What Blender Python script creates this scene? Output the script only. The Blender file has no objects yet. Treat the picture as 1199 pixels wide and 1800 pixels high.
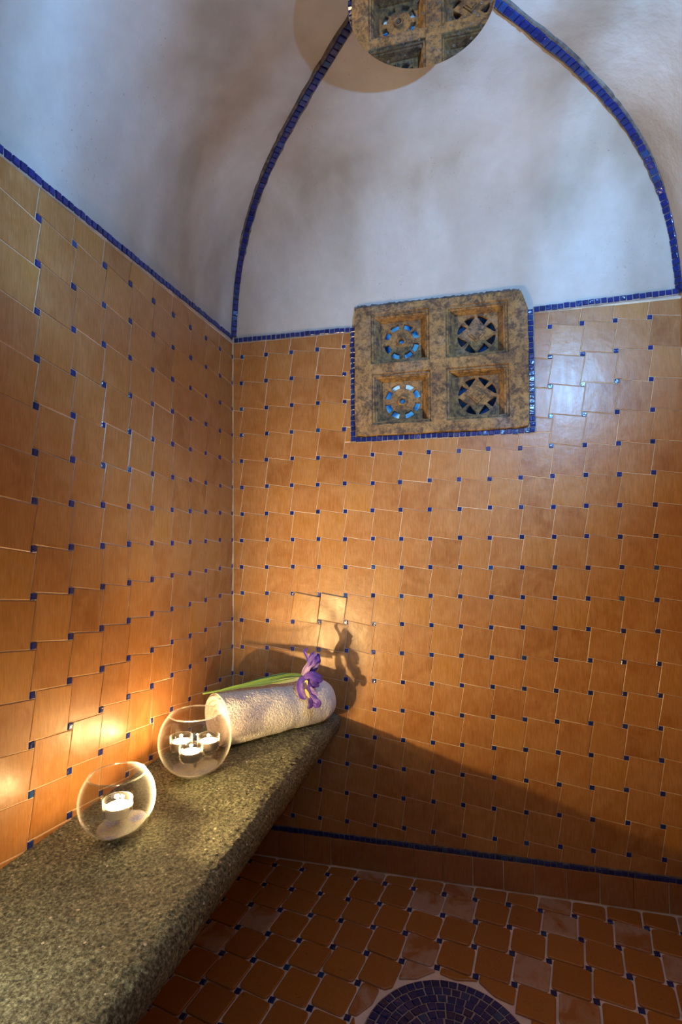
import bpy, bmesh, math, random
from mathutils import Vector, Matrix, noise

random.seed(7)
S = bpy.context.scene
COL = S.collection

# ------------------------------------------------------------------ camera
cam_data = bpy.data.cameras.new('camera')
cam = bpy.data.objects.new('camera', cam_data)
COL.objects.link(cam)
cam_data.sensor_fit = 'HORIZONTAL'
cam_data.sensor_width = 36.0
cam_data.lens = 932.19 / 1199 * 36.0
cam_data.shift_y = 16.17 / 1199
cam_data.clip_start = 0.02
PITCH, ROLL, YAW = 0.032394, -0.006975, -0.241089
F = Vector((math.sin(YAW) * math.cos(PITCH), math.cos(YAW) * math.cos(PITCH), math.sin(PITCH)))
R = Vector((math.cos(YAW), -math.sin(YAW), 0))
U = R.cross(F)
R2 = R * math.cos(ROLL) + U * math.sin(ROLL)
U2 = -R * math.sin(ROLL) + U * math.cos(ROLL)
CAM = Vector((0.90871, -1.91781, 1.20751))
m = Matrix((R2, U2, -F)).transposed().to_4x4()
m.translation = CAM
cam.matrix_world = m
S.camera = cam

# ------------------------------------------------------------------ world, lights, exposure
world = bpy.data.worlds.new('world')
S.world = world
world.use_nodes = True
world.node_tree.nodes['Background'].inputs[0].default_value = (0.55, 0.66, 1.0, 1)
world.node_tree.nodes['Background'].inputs[1].default_value = 0.13
S.view_settings.view_transform = 'Standard'
S.view_settings.look = 'None'
S.view_settings.exposure = 0.0
S.view_settings.gamma = 1.0
S.view_settings.use_curve_mapping = False

def lamp(name, kind, loc, power, color, size=0.1, target=None):
    d = bpy.data.lights.new(name, kind)
    d.energy = power
    d.color = color
    if kind == 'AREA':
        d.shape = 'DISK'
        d.size = size
    else:
        d.shadow_soft_size = size
    o = bpy.data.objects.new(name, d)
    COL.objects.link(o)
    o.location = loc
    if target is not None:
        o.rotation_euler = (Vector(target) - Vector(loc)).to_track_quat('-Z', 'Y').to_euler()
    return o

# cool lamp high in the front right corner (its reflection shows on the back wall tiles)
cool = lamp('cool_lamp', 'SPOT', (1.42, -1.28, 2.03), 112.0, (0.22, 0.53, 1.0), 0.012, (0.52, -0.18, 2.22))
cool.data.spot_size = math.radians(118); cool.data.spot_blend = 0.55
# soft fill lamp added outside the doorway to lift the shadows
lamp('doorway_fill', 'AREA', (0.95, -2.6, 1.9), 4.2, (1.0, 0.86, 0.80), 0.8, (1.2, -.5, 0.0))
# extra spots added at the bowl candles to even out their light, and a further candle on the near end of the bench
front = lamp('front_candle_fill', 'SPOT', (.150, -.905, .639), 58.0, (1.0, 0.73, 0.33), 0.009, (1.22, 0, .95))
front.data.spot_size = math.radians(128); front.data.spot_blend = 0.6
rear = lamp('rear_candle_fill', 'SPOT', (.175, -.640, .668), 13.0, (1.0, 0.72, 0.46), 0.03, (0.80, -0.35, 2.4))  # added spot that warms the vault
rear.data.spot_size = math.radians(105); rear.data.spot_blend = 0.7
lamp('near_candle_glow', 'POINT', (.20, -1.40, .74), 3.0, (1.0, 0.88, 0.64), 0.012)
CANDLE_W = 1.7
CANDLE_RGB = (1.0, 0.63, 0.28)

W = 1.582          # inner width
D = 1.582          # inner depth
BAND = 1.990       # height of the blue band
FLOOR = 0.010

# ------------------------------------------------------------------ helpers
def tag(o, label=None, cat=None, group=None, kind=None):
    if label: o['label'] = label
    if cat: o['category'] = cat
    if group: o['group'] = group
    if kind: o['kind'] = kind
    return o

def link(name, mesh, parent=None, loc=None):
    o = bpy.data.objects.new(name, mesh)
    COL.objects.link(o)
    if parent: o.parent = parent
    if loc is not None: o.location = loc
    return o

def empty(name, loc=(0, 0, 0)):
    o = bpy.data.objects.new(name, None)
    o.empty_display_size = 0.05
    COL.objects.link(o)
    o.location = loc
    return o

def rel(parent, p):
    return Vector(p) - (parent.location if parent is not None else Vector((0, 0, 0)))

def mesh_of(name, verts, faces, mat, smooth=False):
    me = bpy.data.meshes.new(name)
    me.from_pydata([tuple(v) for v in verts], [], faces)
    if mat is not None: me.materials.append(mat)
    if smooth: me.polygons.foreach_set('use_smooth', [True] * len(me.polygons))
    me.update()
    return me

def fix_normals(me):
    bm = bmesh.new(); bm.from_mesh(me)
    bmesh.ops.recalc_face_normals(bm, faces=bm.faces)
    bm.to_mesh(me); bm.free()
    return me

def obj(name, verts, faces, mat, parent=None, smooth=False, center=False, fix=False):
    """vertices in world metres; the object sits under its parent"""
    off = Vector((0, 0, 0))
    q = parent
    while q is not None:
        off += q.location
        q = q.parent
    vs = [Vector(v) for v in verts]
    c = Vector((0, 0, 0))
    if center:
        c = sum(vs, Vector((0, 0, 0))) / len(vs)
        vs = [v - c for v in vs]
        me = mesh_of(name, vs, faces, mat, smooth)
        if fix: fix_normals(me)
        return link(name, me, parent, c - off)
    me = mesh_of(name, [v - off for v in vs], faces, mat, smooth)
    if fix: fix_normals(me)
    return link(name, me, parent)

def box_data(x0, x1, y0, y1, z0, z1):
    v = [(x0, y0, z0), (x1, y0, z0), (x1, y1, z0), (x0, y1, z0), (x0, y0, z1), (x1, y0, z1), (x1, y1, z1), (x0, y1, z1)]
    f = [(0, 3, 2, 1), (4, 5, 6, 7), (0, 1, 5, 4), (1, 2, 6, 5), (2, 3, 7, 6), (3, 0, 4, 7)]
    return v, f

def join(lists):
    V, Fc = [], []
    for v, f in lists:
        k = len(V)
        V += list(v)
        Fc += [tuple(i + k for i in q) for q in f]
    return V, Fc

def lathe(profile, c, n=48, closed=False):
    """profile = [(radius, z)], around vertical axis at c"""
    V, Fc = [], []
    for r, z in profile:
        for k in range(n):
            a = 2 * math.pi * k / n
            V.append((c[0] + r * math.cos(a), c[1] + r * math.sin(a), c[2] + z))
    m_ = len(profile)
    rng = m_ if closed else m_ - 1
    for i in range(rng):
        j = (i + 1) % m_
        for k in range(n):
            l = (k + 1) % n
            Fc.append((i * n + k, i * n + l, j * n + l, j * n + k))
    if not closed:
        if profile[0][0] > 1e-6: Fc.append(tuple(range(n - 1, -1, -1)))
        if profile[-1][0] > 1e-6: Fc.append(tuple((m_ - 1) * n + k for k in range(n)))
    return V, Fc

# ------------------------------------------------------------------ materials
def new_mat(name):
    m_ = bpy.data.materials.new(name)
    m_.use_nodes = True
    nt = m_.node_tree
    return m_, nt, nt.nodes['Principled BSDF']

def N(nt, kind, **kw):
    n = nt.nodes.new(kind)
    for k, v in kw.items(): setattr(n, k, v)
    return n

def ramp(nt, fac, stops):
    r = N(nt, 'ShaderNodeValToRGB')
    el = r.color_ramp.elements
    el[0].position, el[0].color = stops[0][0], (*stops[0][1], 1)
    el[1].position, el[1].color = stops[-1][0], (*stops[-1][1], 1)
    for p, c in stops[1:-1]:
        e = el.new(p); e.color = (*c, 1)
    nt.links.new(fac, r.inputs[0])
    return r.outputs[0]

def coords(nt, scale=(1, 1, 1), rnd=True):
    tc = N(nt, 'ShaderNodeTexCoord')
    mp = N(nt, 'ShaderNodeMapping')
    mp.inputs['Scale'].default_value = scale
    if rnd:
        oi = N(nt, 'ShaderNodeObjectInfo')
        ad = N(nt, 'ShaderNodeVectorMath', operation='MULTIPLY_ADD')
        nt.links.new(oi.outputs['Random'], ad.inputs[0])
        ad.inputs[1].default_value = (31, 17, 23)
        nt.links.new(tc.outputs['Object'], ad.inputs[2])
        nt.links.new(ad.outputs[0], mp.inputs['Vector'])
    else:
        nt.links.new(tc.outputs['Object'], mp.inputs['Vector'])
    return mp.outputs[0]

def noise_n(nt, vec, scale, detail=3, rough=0.55, dist=0.0):
    n = N(nt, 'ShaderNodeTexNoise')
    n.inputs['Scale'].default_value = scale
    n.inputs['Detail'].default_value = detail
    n.inputs['Roughness'].default_value = rough
    n.inputs['Distortion'].default_value = dist
    nt.links.new(vec, n.inputs['Vector'])
    return n.outputs['Fac']

def mixc(nt, fac, a, b, mode='MIX'):
    n = N(nt, 'ShaderNodeMix', data_type='RGBA', blend_type=mode)
    for sock, val in ((n.inputs[0], fac), (n.inputs[6], a), (n.inputs[7], b)):
        if isinstance(val, (int, float)): sock.default_value = val
        elif isinstance(val, tuple): sock.default_value = (*val, 1)
        else: nt.links.new(val, sock)
    return n.outputs[2]

def bump(nt, bsdf, h, strength=0.3, dist=0.002, prev=None):
    b = N(nt, 'ShaderNodeBump')
    b.inputs['Strength'].default_value = strength
    b.inputs['Distance'].default_value = dist
    nt.links.new(h, b.inputs['Height'])
    if prev is not None: nt.links.new(prev, b.inputs['Normal'])
    nt.links.new(b.outputs[0], bsdf.inputs['Normal'])
    return b.outputs[0]

def tile_mat(name, cols, streak, rough=(0.24, 0.45), worn=0.0, stretch=(1, 1, 0.10), dark=0.35):
    m_, nt, b = new_mat(name)
    oi = N(nt, 'ShaderNodeObjectInfo')
    base = ramp(nt, oi.outputs['Random'], [(0.0, cols[0]), (0.35, cols[1]), (0.7, cols[2]), (1.0, cols[3])])
    v = coords(nt)
    vs = coords(nt, stretch)
    big = noise_n(nt, v, 16, 4, 0.6, 0.6)
    c = mixc(nt, ramp(nt, big, [(0.35, (0, 0, 0)), (0.75, (1, 1, 1))]), base, streak)
    st = noise_n(nt, vs, 260, 3, 0.7)
    c = mixc(nt, 0.55, c, ramp(nt, st, [(0.3, (0.62, 0.60, 0.58)), (0.7, (1.25, 1.25, 1.28))]), 'MULTIPLY')
    dk = noise_n(nt, vs, 40, 4, 0.75, 0.5)
    c = mixc(nt, ramp(nt, dk, [(0.60, (0, 0, 0)), (0.80, (dark, dark, dark))]), c, (cols[0][0] * .45, cols[0][1] * .36, cols[0][2] * .3))
    if worn:
        wn = noise_n(nt, v, 11, 5, 0.6, 0.8)
        gate = ramp(nt, oi.outputs['Random'], [(1 - worn - .001, (0, 0, 0)), (1 - worn, (1, 1, 1))])
        wf = mixc(nt, 1.0, ramp(nt, wn, [(0.42, (0, 0, 0)), (0.56, (0.85, 0.85, 0.85))]), gate, 'MULTIPLY')
        c = mixc(nt, wf, c, (0.42, 0.30, 0.24))
    nt.links.new(c, b.inputs['Base Color'])
    rr = N(nt, 'ShaderNodeMapRange')
    nt.links.new(noise_n(nt, vs, 34, 4, 0.6), rr.inputs[0])
    rr.inputs[3].default_value, rr.inputs[4].default_value = rough
    nt.links.new(rr.outputs[0], b.inputs['Roughness'])
    p = bump(nt, b, noise_n(nt, v, 30, 3), 0.35, 0.0025)
    bump(nt, b, st, 0.10, 0.0006, p)
    return m_

WALL_TILE = tile_mat('glazed_terracotta', [(0.29, 0.113, 0.027), (0.38, 0.160, 0.038), (0.335, 0.136, 0.038), (0.41, 0.186, 0.038)], (0.43, 0.215, 0.075), worn=0.0)
BASE_TILE = tile_mat('skirting_terracotta', [(0.26, 0.095, 0.025), (0.32, 0.12, 0.035), (0.29, 0.11, 0.035), (0.34, 0.14, 0.04)], (0.33, 0.15, 0.06))
FLOOR_TILE = tile_mat('floor_terracotta', [(0.30, 0.115, 0.022), (0.38, 0.155, 0.030), (0.34, 0.135, 0.028), (0.31, 0.12, 0.04)], (0.33, 0.15, 0.045), (0.20, 0.42), worn=0.17, stretch=(1, 1, 1))

def mosaic_mat(name, c0, c1, c2, rough=0.16):
    m_, nt, b = new_mat(name)
    oi = N(nt, 'ShaderNodeObjectInfo')
    g = N(nt, 'ShaderNodeNewGeometry')
    ad = N(nt, 'ShaderNodeMath', operation='ADD')
    nt.links.new(oi.outputs['Random'], ad.inputs[0]); nt.links.new(g.outputs['Random Per Island'], ad.inputs[1])
    fr = N(nt, 'ShaderNodeMath', operation='FRACT'); nt.links.new(ad.outputs[0], fr.inputs[0])
    c = ramp(nt, fr.outputs[0], [(0, c0), (0.55, c1), (0.9, c1), (1.0, c2)])
    v = coords(nt)
    c = mixc(nt, ramp(nt, noise_n(nt, v, 160, 3), [(0.6, (0, 0, 0)), (0.78, (0.5, 0.5, 0.5))]), c, (0.05, 0.13, 0.30))
    nt.links.new(c, b.inputs['Base Color'])
    b.inputs['Roughness'].default_value = rough
    bump(nt, b, noise_n(nt, v, 120, 2), 0.5, 0.002)
    return m_

BLUE = mosaic_mat('cobalt_glaze', (0.006, 0.014, 0.10), (0.009, 0.022, 0.165), (0.015, 0.06, 0.20))

def plain_mat(name, c0, c1, scale=20, rough=0.85, bstr=0.4, bdist=0.002, bscale=120):
    m_, nt, b = new_mat(name)
    v = coords(nt, rnd=False)
    nt.links.new(ramp(nt, noise_n(nt, v, scale, 5, 0.6), [(0.3, c0), (0.7, c1)]), b.inputs['Base Color'])
    b.inputs['Roughness'].default_value = rough
    bump(nt, b, noise_n(nt, v, bscale, 4, 0.6), bstr, bdist)
    return m_

GROUT = plain_mat('wall_grout', (0.48, 0.35, 0.22), (0.82, 0.68, 0.48), 14)
FLOOR_GROUT = plain_mat('floor_grout', (0.58, 0.52, 0.52), (0.85, 0.79, 0.80), 9)
DARK_GROUT = plain_mat('dark_mortar', (0.05, 0.04, 0.04), (0.20, 0.17, 0.15), 60)
PALE_GROUT = plain_mat('pale_mortar', (0.22, 0.20, 0.20), (0.42, 0.38, 0.36), 40)

def plaster_mat():
    m_, nt, b = new_mat('lime_plaster')
    v = coords(nt, rnd=False)
    vs = coords(nt, (1.0, 1.0, 0.35), rnd=False)
    c = ramp(nt, noise_n(nt, vs, 3.6, 3, 0.45, 0.1), [(0.36, (0.38, 0.325, 0.27)), (0.48, (0.48, 0.435, 0.39)), (0.62, (0.56, 0.535, 0.51))])
    c = mixc(nt, 0.25, c, ramp(nt, noise_n(nt, v, 22, 5, 0.65), [(0.3, (0.72, 0.69, 0.66)), (0.7, (1.1, 1.1, 1.1))]), 'MULTIPLY')
    sp = noise_n(nt, v, 150, 3, 0.6)
    zone = noise_n(nt, v, 4.0, 3, 0.5)
    pit = mixc(nt, 1.0, ramp(nt, sp, [(0.66, (0, 0, 0)), (0.72, (1, 1, 1))]), ramp(nt, zone, [(0.48, (0, 0, 0)), (0.62, (0.8, 0.8, 0.8))]), 'MULTIPLY')
    c = mixc(nt, pit, c, (0.20, 0.16, 0.13))
    nt.links.new(c, b.inputs['Base Color'])
    b.inputs['Roughness'].default_value = 0.7
    p = bump(nt, b, noise_n(nt, v, 9, 4, 0.6), 0.5, 0.012)
    bump(nt, b, noise_n(nt, v, 90, 5, 0.65), 0.35, 0.0025, p)
    return m_
PLASTER = plaster_mat()

def bench_mat():
    m_, nt, b = new_mat('volcanic_stone')
    v = coords(nt, rnd=False)
    a = noise_n(nt, v, 165, 5, 0.75)
    c = ramp(nt, a, [(0.36, (0.020, 0.019, 0.014)), (0.46, (0.10, 0.100, 0.066)), (0.56, (0.23, 0.235, 0.155)), (0.68, (0.50, 0.50, 0.37))])
    c = mixc(nt, 0.6, c, ramp(nt, noise_n(nt, v, 9, 5, 0.6), [(0.3, (0.55, 0.47, 0.42)), (0.5, (0.95, 0.95, 0.85)), (0.7, (1.25, 1.3, 1.05))]), 'MULTIPLY')
    vo = N(nt, 'ShaderNodeTexVoronoi'); vo.inputs['Scale'].default_value = 62
    nt.links.new(v, vo.inputs['Vector'])
    sep = N(nt, 'ShaderNodeSeparateColor'); nt.links.new(vo.outputs['Color'], sep.inputs[0])
    lim = N(nt, 'ShaderNodeMath', operation='LESS_THAN'); nt.links.new(sep.outputs[0], lim.inputs[0]); lim.inputs[1].default_value = 0.16
    near = N(nt, 'ShaderNodeMath', operation='LESS_THAN'); nt.links.new(vo.outputs['Distance'], near.inputs[0]); near.inputs[1].default_value = 0.16
    mu = N(nt, 'ShaderNodeMath', operation='MULTIPLY'); nt.links.new(lim.outputs[0], mu.inputs[0]); nt.links.new(near.outputs[0], mu.inputs[1])
    c = mixc(nt, mu.outputs[0], c, (0.62, 0.55, 0.45))
    nt.links.new(c, b.inputs['Base Color'])
    b.inputs['Roughness'].default_value = 0.72
    p = bump(nt, b, a, 0.9, 0.004)
    bump(nt, b, noise_n(nt, v, 520, 3, 0.6), 0.5, 0.0015, p)
    return m_
BENCH = bench_mat()

def carved_mat():
    m_, nt, b = new_mat('carved_tuff')
    v = coords(nt, rnd=False)
    c = ramp(nt, noise_n(nt, v, 7, 5, 0.6, 0.4), [(0.32, (0.25, 0.145, 0.065)), (0.5, (0.42, 0.245, 0.085)), (0.62, (0.36, 0.235, 0.13)), (0.75, (0.27, 0.21, 0.18))])
    c = mixc(nt, ramp(nt, noise_n(nt, v, 34, 8, 0.85, 0.3), [(0.44, (0, 0, 0)), (0.58, (0.9, 0.9, 0.9))]), c, (0.055, 0.04, 0.036))
    c = mixc(nt, 0.6, c, ramp(nt, noise_n(nt, v, 170, 4, 0.7), [(0.3, (0.55, 0.55, 0.55)), (0.7, (1.25, 1.25, 1.25))]), 'MULTIPLY')
    nt.links.new(c, b.inputs['Base Color'])
    b.inputs['Roughness'].default_value = 0.85
    p = bump(nt, b, noise_n(nt, v, 24, 5, 0.65), 0.5, 0.004)
    bump(nt, b, noise_n(nt, v, 170, 4, 0.7), 0.6, 0.002, p)
    return m_
CARVED = carved_mat()

def emit_mat(name, col, strength, base=(0, 0, 0)):
    m_, nt, b = new_mat(name)
    b.inputs['Base Color'].default_value = (*base, 1)
    b.inputs['Emission Color'].default_value = (*col, 1)
    b.inputs['Emission Strength'].default_value = strength
    return m_

def pane_mat(name, c0, c1, c2, strength):
    m_, nt, b = new_mat(name)
    v = coords(nt, rnd=False)
    c = ramp(nt, noise_n(nt, v, 13, 3, 0.5, 0.8), [(0.40, c0), (0.5, c1), (0.62, c2)])
    nt.links.new(c, b.inputs['Emission Color'])
    b.inputs['Base Color'].default_value = (0.02, 0.05, 0.15, 1)
    b.inputs['Emission Strength'].default_value = strength
    b.inputs['Roughness'].default_value = 0.1
    return m_
PANE_DEEP = pane_mat('blue_lit_glass', (0.002, 0.008, 0.05), (0.006, 0.09, 0.36), (0.05, 0.26, 0.60), 1.0)
PANE_PALE = pane_mat('pale_blue_lit_glass', (0.006, 0.06, 0.30), (0.04, 0.26, 0.66), (0.40, 0.66, 0.85), 1.0)
PANE_DARK = pane_mat('unlit_navy_glass', (0.001, 0.004, 0.015), (0.002, 0.009, 0.030), (0.004, 0.018, 0.05), 1.0)

def glass_mat(name, tint=(1, 1, 1), ior=1.45, rough=0.0, edge_glow=0.38):
    m_, nt, b = new_mat(name)
    nt.nodes.remove(b)
    out = nt.nodes['Material Output']
    tr = N(nt, 'ShaderNodeBsdfTransparent'); tr.inputs[0].default_value = (*tint, 1)
    gl = N(nt, 'ShaderNodeBsdfGlossy'); gl.inputs['Roughness'].default_value = rough
    lw = N(nt, 'ShaderNodeLayerWeight'); lw.inputs[0].default_value = 0.5
    pw = N(nt, 'ShaderNodeMath', operation='POWER'); pw.inputs[1].default_value = 5.0
    nt.links.new(lw.outputs['Facing'], pw.inputs[0])
    f0 = ((ior - 1) / (ior + 1)) ** 2
    fr = N(nt, 'ShaderNodeMath', operation='MULTIPLY_ADD'); fr.inputs[1].default_value = 0.65; fr.inputs[2].default_value = f0
    nt.links.new(pw.outputs[0], fr.inputs[0])
    mx = N(nt, 'ShaderNodeMixShader')
    nt.links.new(fr.outputs[0], mx.inputs[0]); nt.links.new(tr.outputs[0], mx.inputs[1]); nt.links.new(gl.outputs[0], mx.inputs[2])
    # whitish veil mixed in at grazing angles to paint glowing glass outlines
    p4 = N(nt, 'ShaderNodeMath', operation='POWER'); p4.inputs[1].default_value = 7.0
    nt.links.new(lw.outputs['Facing'], p4.inputs[0])
    hz = N(nt, 'ShaderNodeMath', operation='MULTIPLY_ADD'); hz.inputs[1].default_value = edge_glow; hz.inputs[2].default_value = edge_glow * .002
    nt.links.new(p4.outputs[0], hz.inputs[0])
    tl = N(nt, 'ShaderNodeBsdfTranslucent'); tl.inputs[0].default_value = (.9, .88, .85, 1)
    df = N(nt, 'ShaderNodeBsdfDiffuse'); df.inputs[0].default_value = (.9, .88, .85, 1)
    m1 = N(nt, 'ShaderNodeMixShader'); m1.inputs[0].default_value = .5
    nt.links.new(tl.outputs[0], m1.inputs[1]); nt.links.new(df.outputs[0], m1.inputs[2])
    m2 = N(nt, 'ShaderNodeMixShader')
    nt.links.new(hz.outputs[0], m2.inputs[0]); nt.links.new(mx.outputs[0], m2.inputs[1]); nt.links.new(m1.outputs[0], m2.inputs[2])
    nt.links.new(m2.outputs[0], out.inputs[0])
    return m_
GLASS = glass_mat('clear_glass', (0.985, 0.975, 0.96), 1.42)
CUP_GLASS = glass_mat('cup_glass', (0.985, 0.965, 0.93), 1.45, 0.03, 0.6)
RIM = glass_mat('rim_glass', (0.9, 0.88, 0.85), 1.6, 0.08, 1.0)  # strongest edge veil, paints the bright rim line
DROP = glass_mat('water', (0.86, 0.92, 0.97), 1.9, 0.05, 0.1)

def simple(name, col, rough=0.5, metal=0.0, **kw):
    m_, nt, b = new_mat(name)
    b.inputs['Base Color'].default_value = (*col, 1)
    b.inputs['Roughness'].default_value = rough
    b.inputs['Metallic'].default_value = metal
    for k, v in kw.items(): b.inputs[k.replace('_', ' ')].default_value = v
    return m_
MIRROR = simple('mirror_glass', (0.80, 0.80, 0.80), 0.015, 1.0)
TIN = simple('aluminium_tin', (0.86, 0.82, 0.78), 0.34, 0.55)
WAX = simple('white_wax', (0.95, 0.92, 0.85), 0.45, 0.0)
WICK = simple('charred_wick', (0.02, 0.015, 0.01), 0.9)
METAL = simple('dull_steel', (0.35, 0.35, 0.36), 0.35, 1.0)

def flame_mat():
    m_, nt, b = new_mat('flame')
    nt.nodes.remove(b)
    e = N(nt, 'ShaderNodeEmission'); e.inputs[0].default_value = (1, 0.72, 0.38, 1); e.inputs[1].default_value = 14
    t = N(nt, 'ShaderNodeBsdfTransparent')
    a = N(nt, 'ShaderNodeAddShader')
    nt.links.new(e.outputs[0], a.inputs[0]); nt.links.new(t.outputs[0], a.inputs[1])
    nt.links.new(a.outputs[0], nt.nodes['Material Output'].inputs[0])
    return m_
FLAME = flame_mat()

# ------------------------------------------------------------------ tile laying
def clip(poly, a, b, c):
    """keep the side a*u + b*w <= c of a convex polygon"""
    out = []
    n = len(poly)
    for i in range(n):
        p, q = poly[i], poly[(i + 1) % n]
        dp, dq = a * p[0] + b * p[1] - c, a * q[0] + b * q[1] - c
        if dp <= 0: out.append(p)
        if (dp < 0 < dq) or (dq < 0 < dp):
            t = dp / (dp - dq)
            out.append((p[0] + t * (q[0] - p[0]), p[1] + t * (q[1] - p[1])))
    return out

def area(poly):
    return 0.5 * sum(poly[i][0] * poly[(i + 1) % len(poly)][1] - poly[(i + 1) % len(poly)][0] * poly[i][1] for i in range(len(poly)))

def centroid(poly):
    return (sum(p[0] for p in poly) / len(poly), sum(p[1] for p in poly) / len(poly))

def clip_rect(poly, u0, u1, w0, w1):
    for a, b, c in ((-1, 0, -u0), (1, 0, u1), (0, -1, -w0), (0, 1, w1)):
        if len(poly) < 3: return []
        poly = clip(poly, a, b, c)
    return poly

def dedupe(poly, eps=0.0012):
    out = []
    for p in poly:
        if not out or math.hypot(p[0] - out[-1][0], p[1] - out[-1][1]) > eps: out.append(p)
    while len(out) > 2 and math.hypot(out[0][0] - out[-1][0], out[0][1] - out[-1][1]) < eps: out.pop()
    return out

def shrink(poly, g):
    """inset a convex counter-clockwise polygon by g"""
    n = len(poly)
    res = [tuple(p) for p in poly]
    for i in range(n):
        p, q = poly[i], poly[(i + 1) % n]
        dx, dy = q[0] - p[0], q[1] - p[1]
        L = math.hypot(dx, dy)
        if L < 1e-6: continue
        nx, ny = dy / L, -dx / L           # outward for ccw
        res = clip(res, nx, ny, nx * p[0] + ny * p[1] - g)
        if len(res) < 3: return []
    return dedupe(res)

def rounded(poly, cut=0.22):
    out = []
    n = len(poly)
    for i in range(n):
        p0, p, p1 = poly[i - 1], poly[i], poly[(i + 1) % n]
        for q, t in ((p0, cut), (p0, cut * .35), (p1, cut * .35), (p1, cut)):
            k = t if t == cut else t
            out.append((p[0] + (q[0] - p[0]) * k, p[1] + (q[1] - p[1]) * k))
        # pull the two middle points in so the corner reads round
        a, b2 = out[-3], out[-2]
        m0 = ((out[-4][0] + out[-1][0]) / 2, (out[-4][1] + out[-1][1]) / 2)
        out[-3] = (a[0] + (m0[0] - a[0]) * .38, a[1] + (m0[1] - a[1]) * .38)
        out[-2] = (b2[0] + (m0[0] - b2[0]) * .38, b2[1] + (m0[1] - b2[1]) * .38)
    return out

def piece(poly, fn, h, bev=0.0012, tilt=(0, 0), base=-0.003):
    """prism with a chamfered face; fn(u, w, n) -> world"""
    cu, cw = centroid(poly)
    rad = max(0.004, min(math.hypot(p[0] - cu, p[1] - cw) for p in poly))
    k = 1 - min(0.5, bev * 1.4 / rad)
    n = len(poly)
    V = []
    for p in poly: V.append(fn(p[0], p[1], base))
    for p in poly: V.append(fn(p[0], p[1], h - bev * .8 + tilt[0] * (p[0] - cu) + tilt[1] * (p[1] - cw)))
    for p in poly:
        u, w = cu + (p[0] - cu) * k, cw + (p[1] - cw) * k
        V.append(fn(u, w, h + tilt[0] * (u - cu) + tilt[1] * (w - cw)))
    Fc = [tuple(2 * n + i for i in range(n))]
    for i in range(n):
        j = (i + 1) % n
        Fc.append((i, j, n + j, n + i))
        Fc.append((n + i, n + j, 2 * n + j, 2 * n + i))
    return V, Fc

BACK = lambda u, w, n: (u, -n, w)
LEFT = lambda u, w, n: (n, u, w)
RIGHT = lambda u, w, n: (W - n, -u, w)       # u runs from the back corner... mirrored wall
GROUND = lambda u, w, n: (u, w, FLOOR + n)

def lattice(i0, i1, j0, j1, fn, jit, rnd):
    P = {}
    for i in range(i0, i1 + 1):
        for j in range(j0, j1 + 1):
            u, w = fn(i, j)
            P[i, j] = (u + rnd.uniform(-jit, jit), w + rnd.uniform(-jit, jit))
    return P

def corners(p, h, ang):
    c, s = math.cos(ang), math.sin(ang)
    r = lambda a, b: (p[0] + a * c - b * s, p[1] + a * s + b * c)
    return dict(tr=r(h, h), br=r(h, -h), bl=r(-h, -h), tl=r(-h, h))

def lay(P, h, ang, i0, i1, j0, j1):
    """yields big tiles and small inset tiles of the pinwheel pattern (counter-clockwise)"""
    big, small = [], []
    for i in range(i0, i1 + 1):
        for j in range(j0, j1 + 1):
            c = corners(P[i, j], h, ang)
            small.append([c['bl'], c['br'], c['tr'], c['tl']])
            if i < i1 and j < j1:
                TL, TR, BR, BL = (corners(P[a], h, ang) for a in ((i, j + 1), (i + 1, j + 1), (i + 1, j), (i, j)))
                big.append([BL['tl'], BR['bl'], TR['br'], TL['tr']])
    return big, small

def place_tiles(polys, name, fn, mat, parent, region, g, h, hv, tv, rnd, hole=None, limit=300, bev=0.0012, minarea=0.00012,
                special=None, round_=0.0, key=None, cull=None):
    out = []
    for poly in polys:
        todo = [poly]
        if hole:
            u0, u1, w0, w1 = hole
            us = [p[0] for p in poly]; ws = [p[1] for p in poly]
            if max(us) > u0 and min(us) < u1 and max(ws) > w0 and min(ws) < w1:
                below = clip(poly, 0, 1, w0)
                rest = clip(poly, 0, -1, -w0)
                todo = [below] + ([clip(rest, 1, 0, u0), clip(rest, -1, 0, -u1)] if len(rest) > 2 else [])
        for q in todo:
            if len(q) < 3: continue
            q = clip_rect(q, *region)
            if len(q) < 3: continue
            q = dedupe(q)
            if len(q) < 3: continue
            q = shrink(q, g)
            if len(q) < 3 or area(q) < minarea: continue
            if cull and cull(centroid(q)): continue
            if round_: q = rounded(q, round_ * rnd.uniform(.7, 1.3))
            out.append(q)
    if key: out.sort(key=lambda q: key(centroid(q)))
    rest = []
    objs = []
    for k, q in enumerate(out):
        c = centroid(q)
        tl = (rnd.uniform(-tv, tv), rnd.uniform(-tv, tv))
        hh = h + rnd.uniform(-hv, hv)
        if special:
            s = special(c)
            if s: tl = s; hh = h + .0035
        d = piece(q, fn, hh, bev, tl)
        if k < limit:
            objs.append(obj(name, d[0], d[1], mat, parent, center=True))
        else: rest.append(d)
    if rest:
        v, f = join(rest)
        tag(obj(name + '_field', v, f, mat, parent), kind='stuff')
    return objs

# ------------------------------------------------------------------ walls
GX0, GX1, GZ0, GZ1 = 0.498, 1.108, 1.583, 2.062        # carved slab
HX0, HX1, HZ0, HZ1 = 0.545, 1.060, 1.612, 2.046        # opening behind it

def boxes_obj(name, boxes, mat):
    v, f = join([box_data(*b) for b in boxes])
    o = obj(name, v, f, mat)
    return tag(o, kind='structure')

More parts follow.
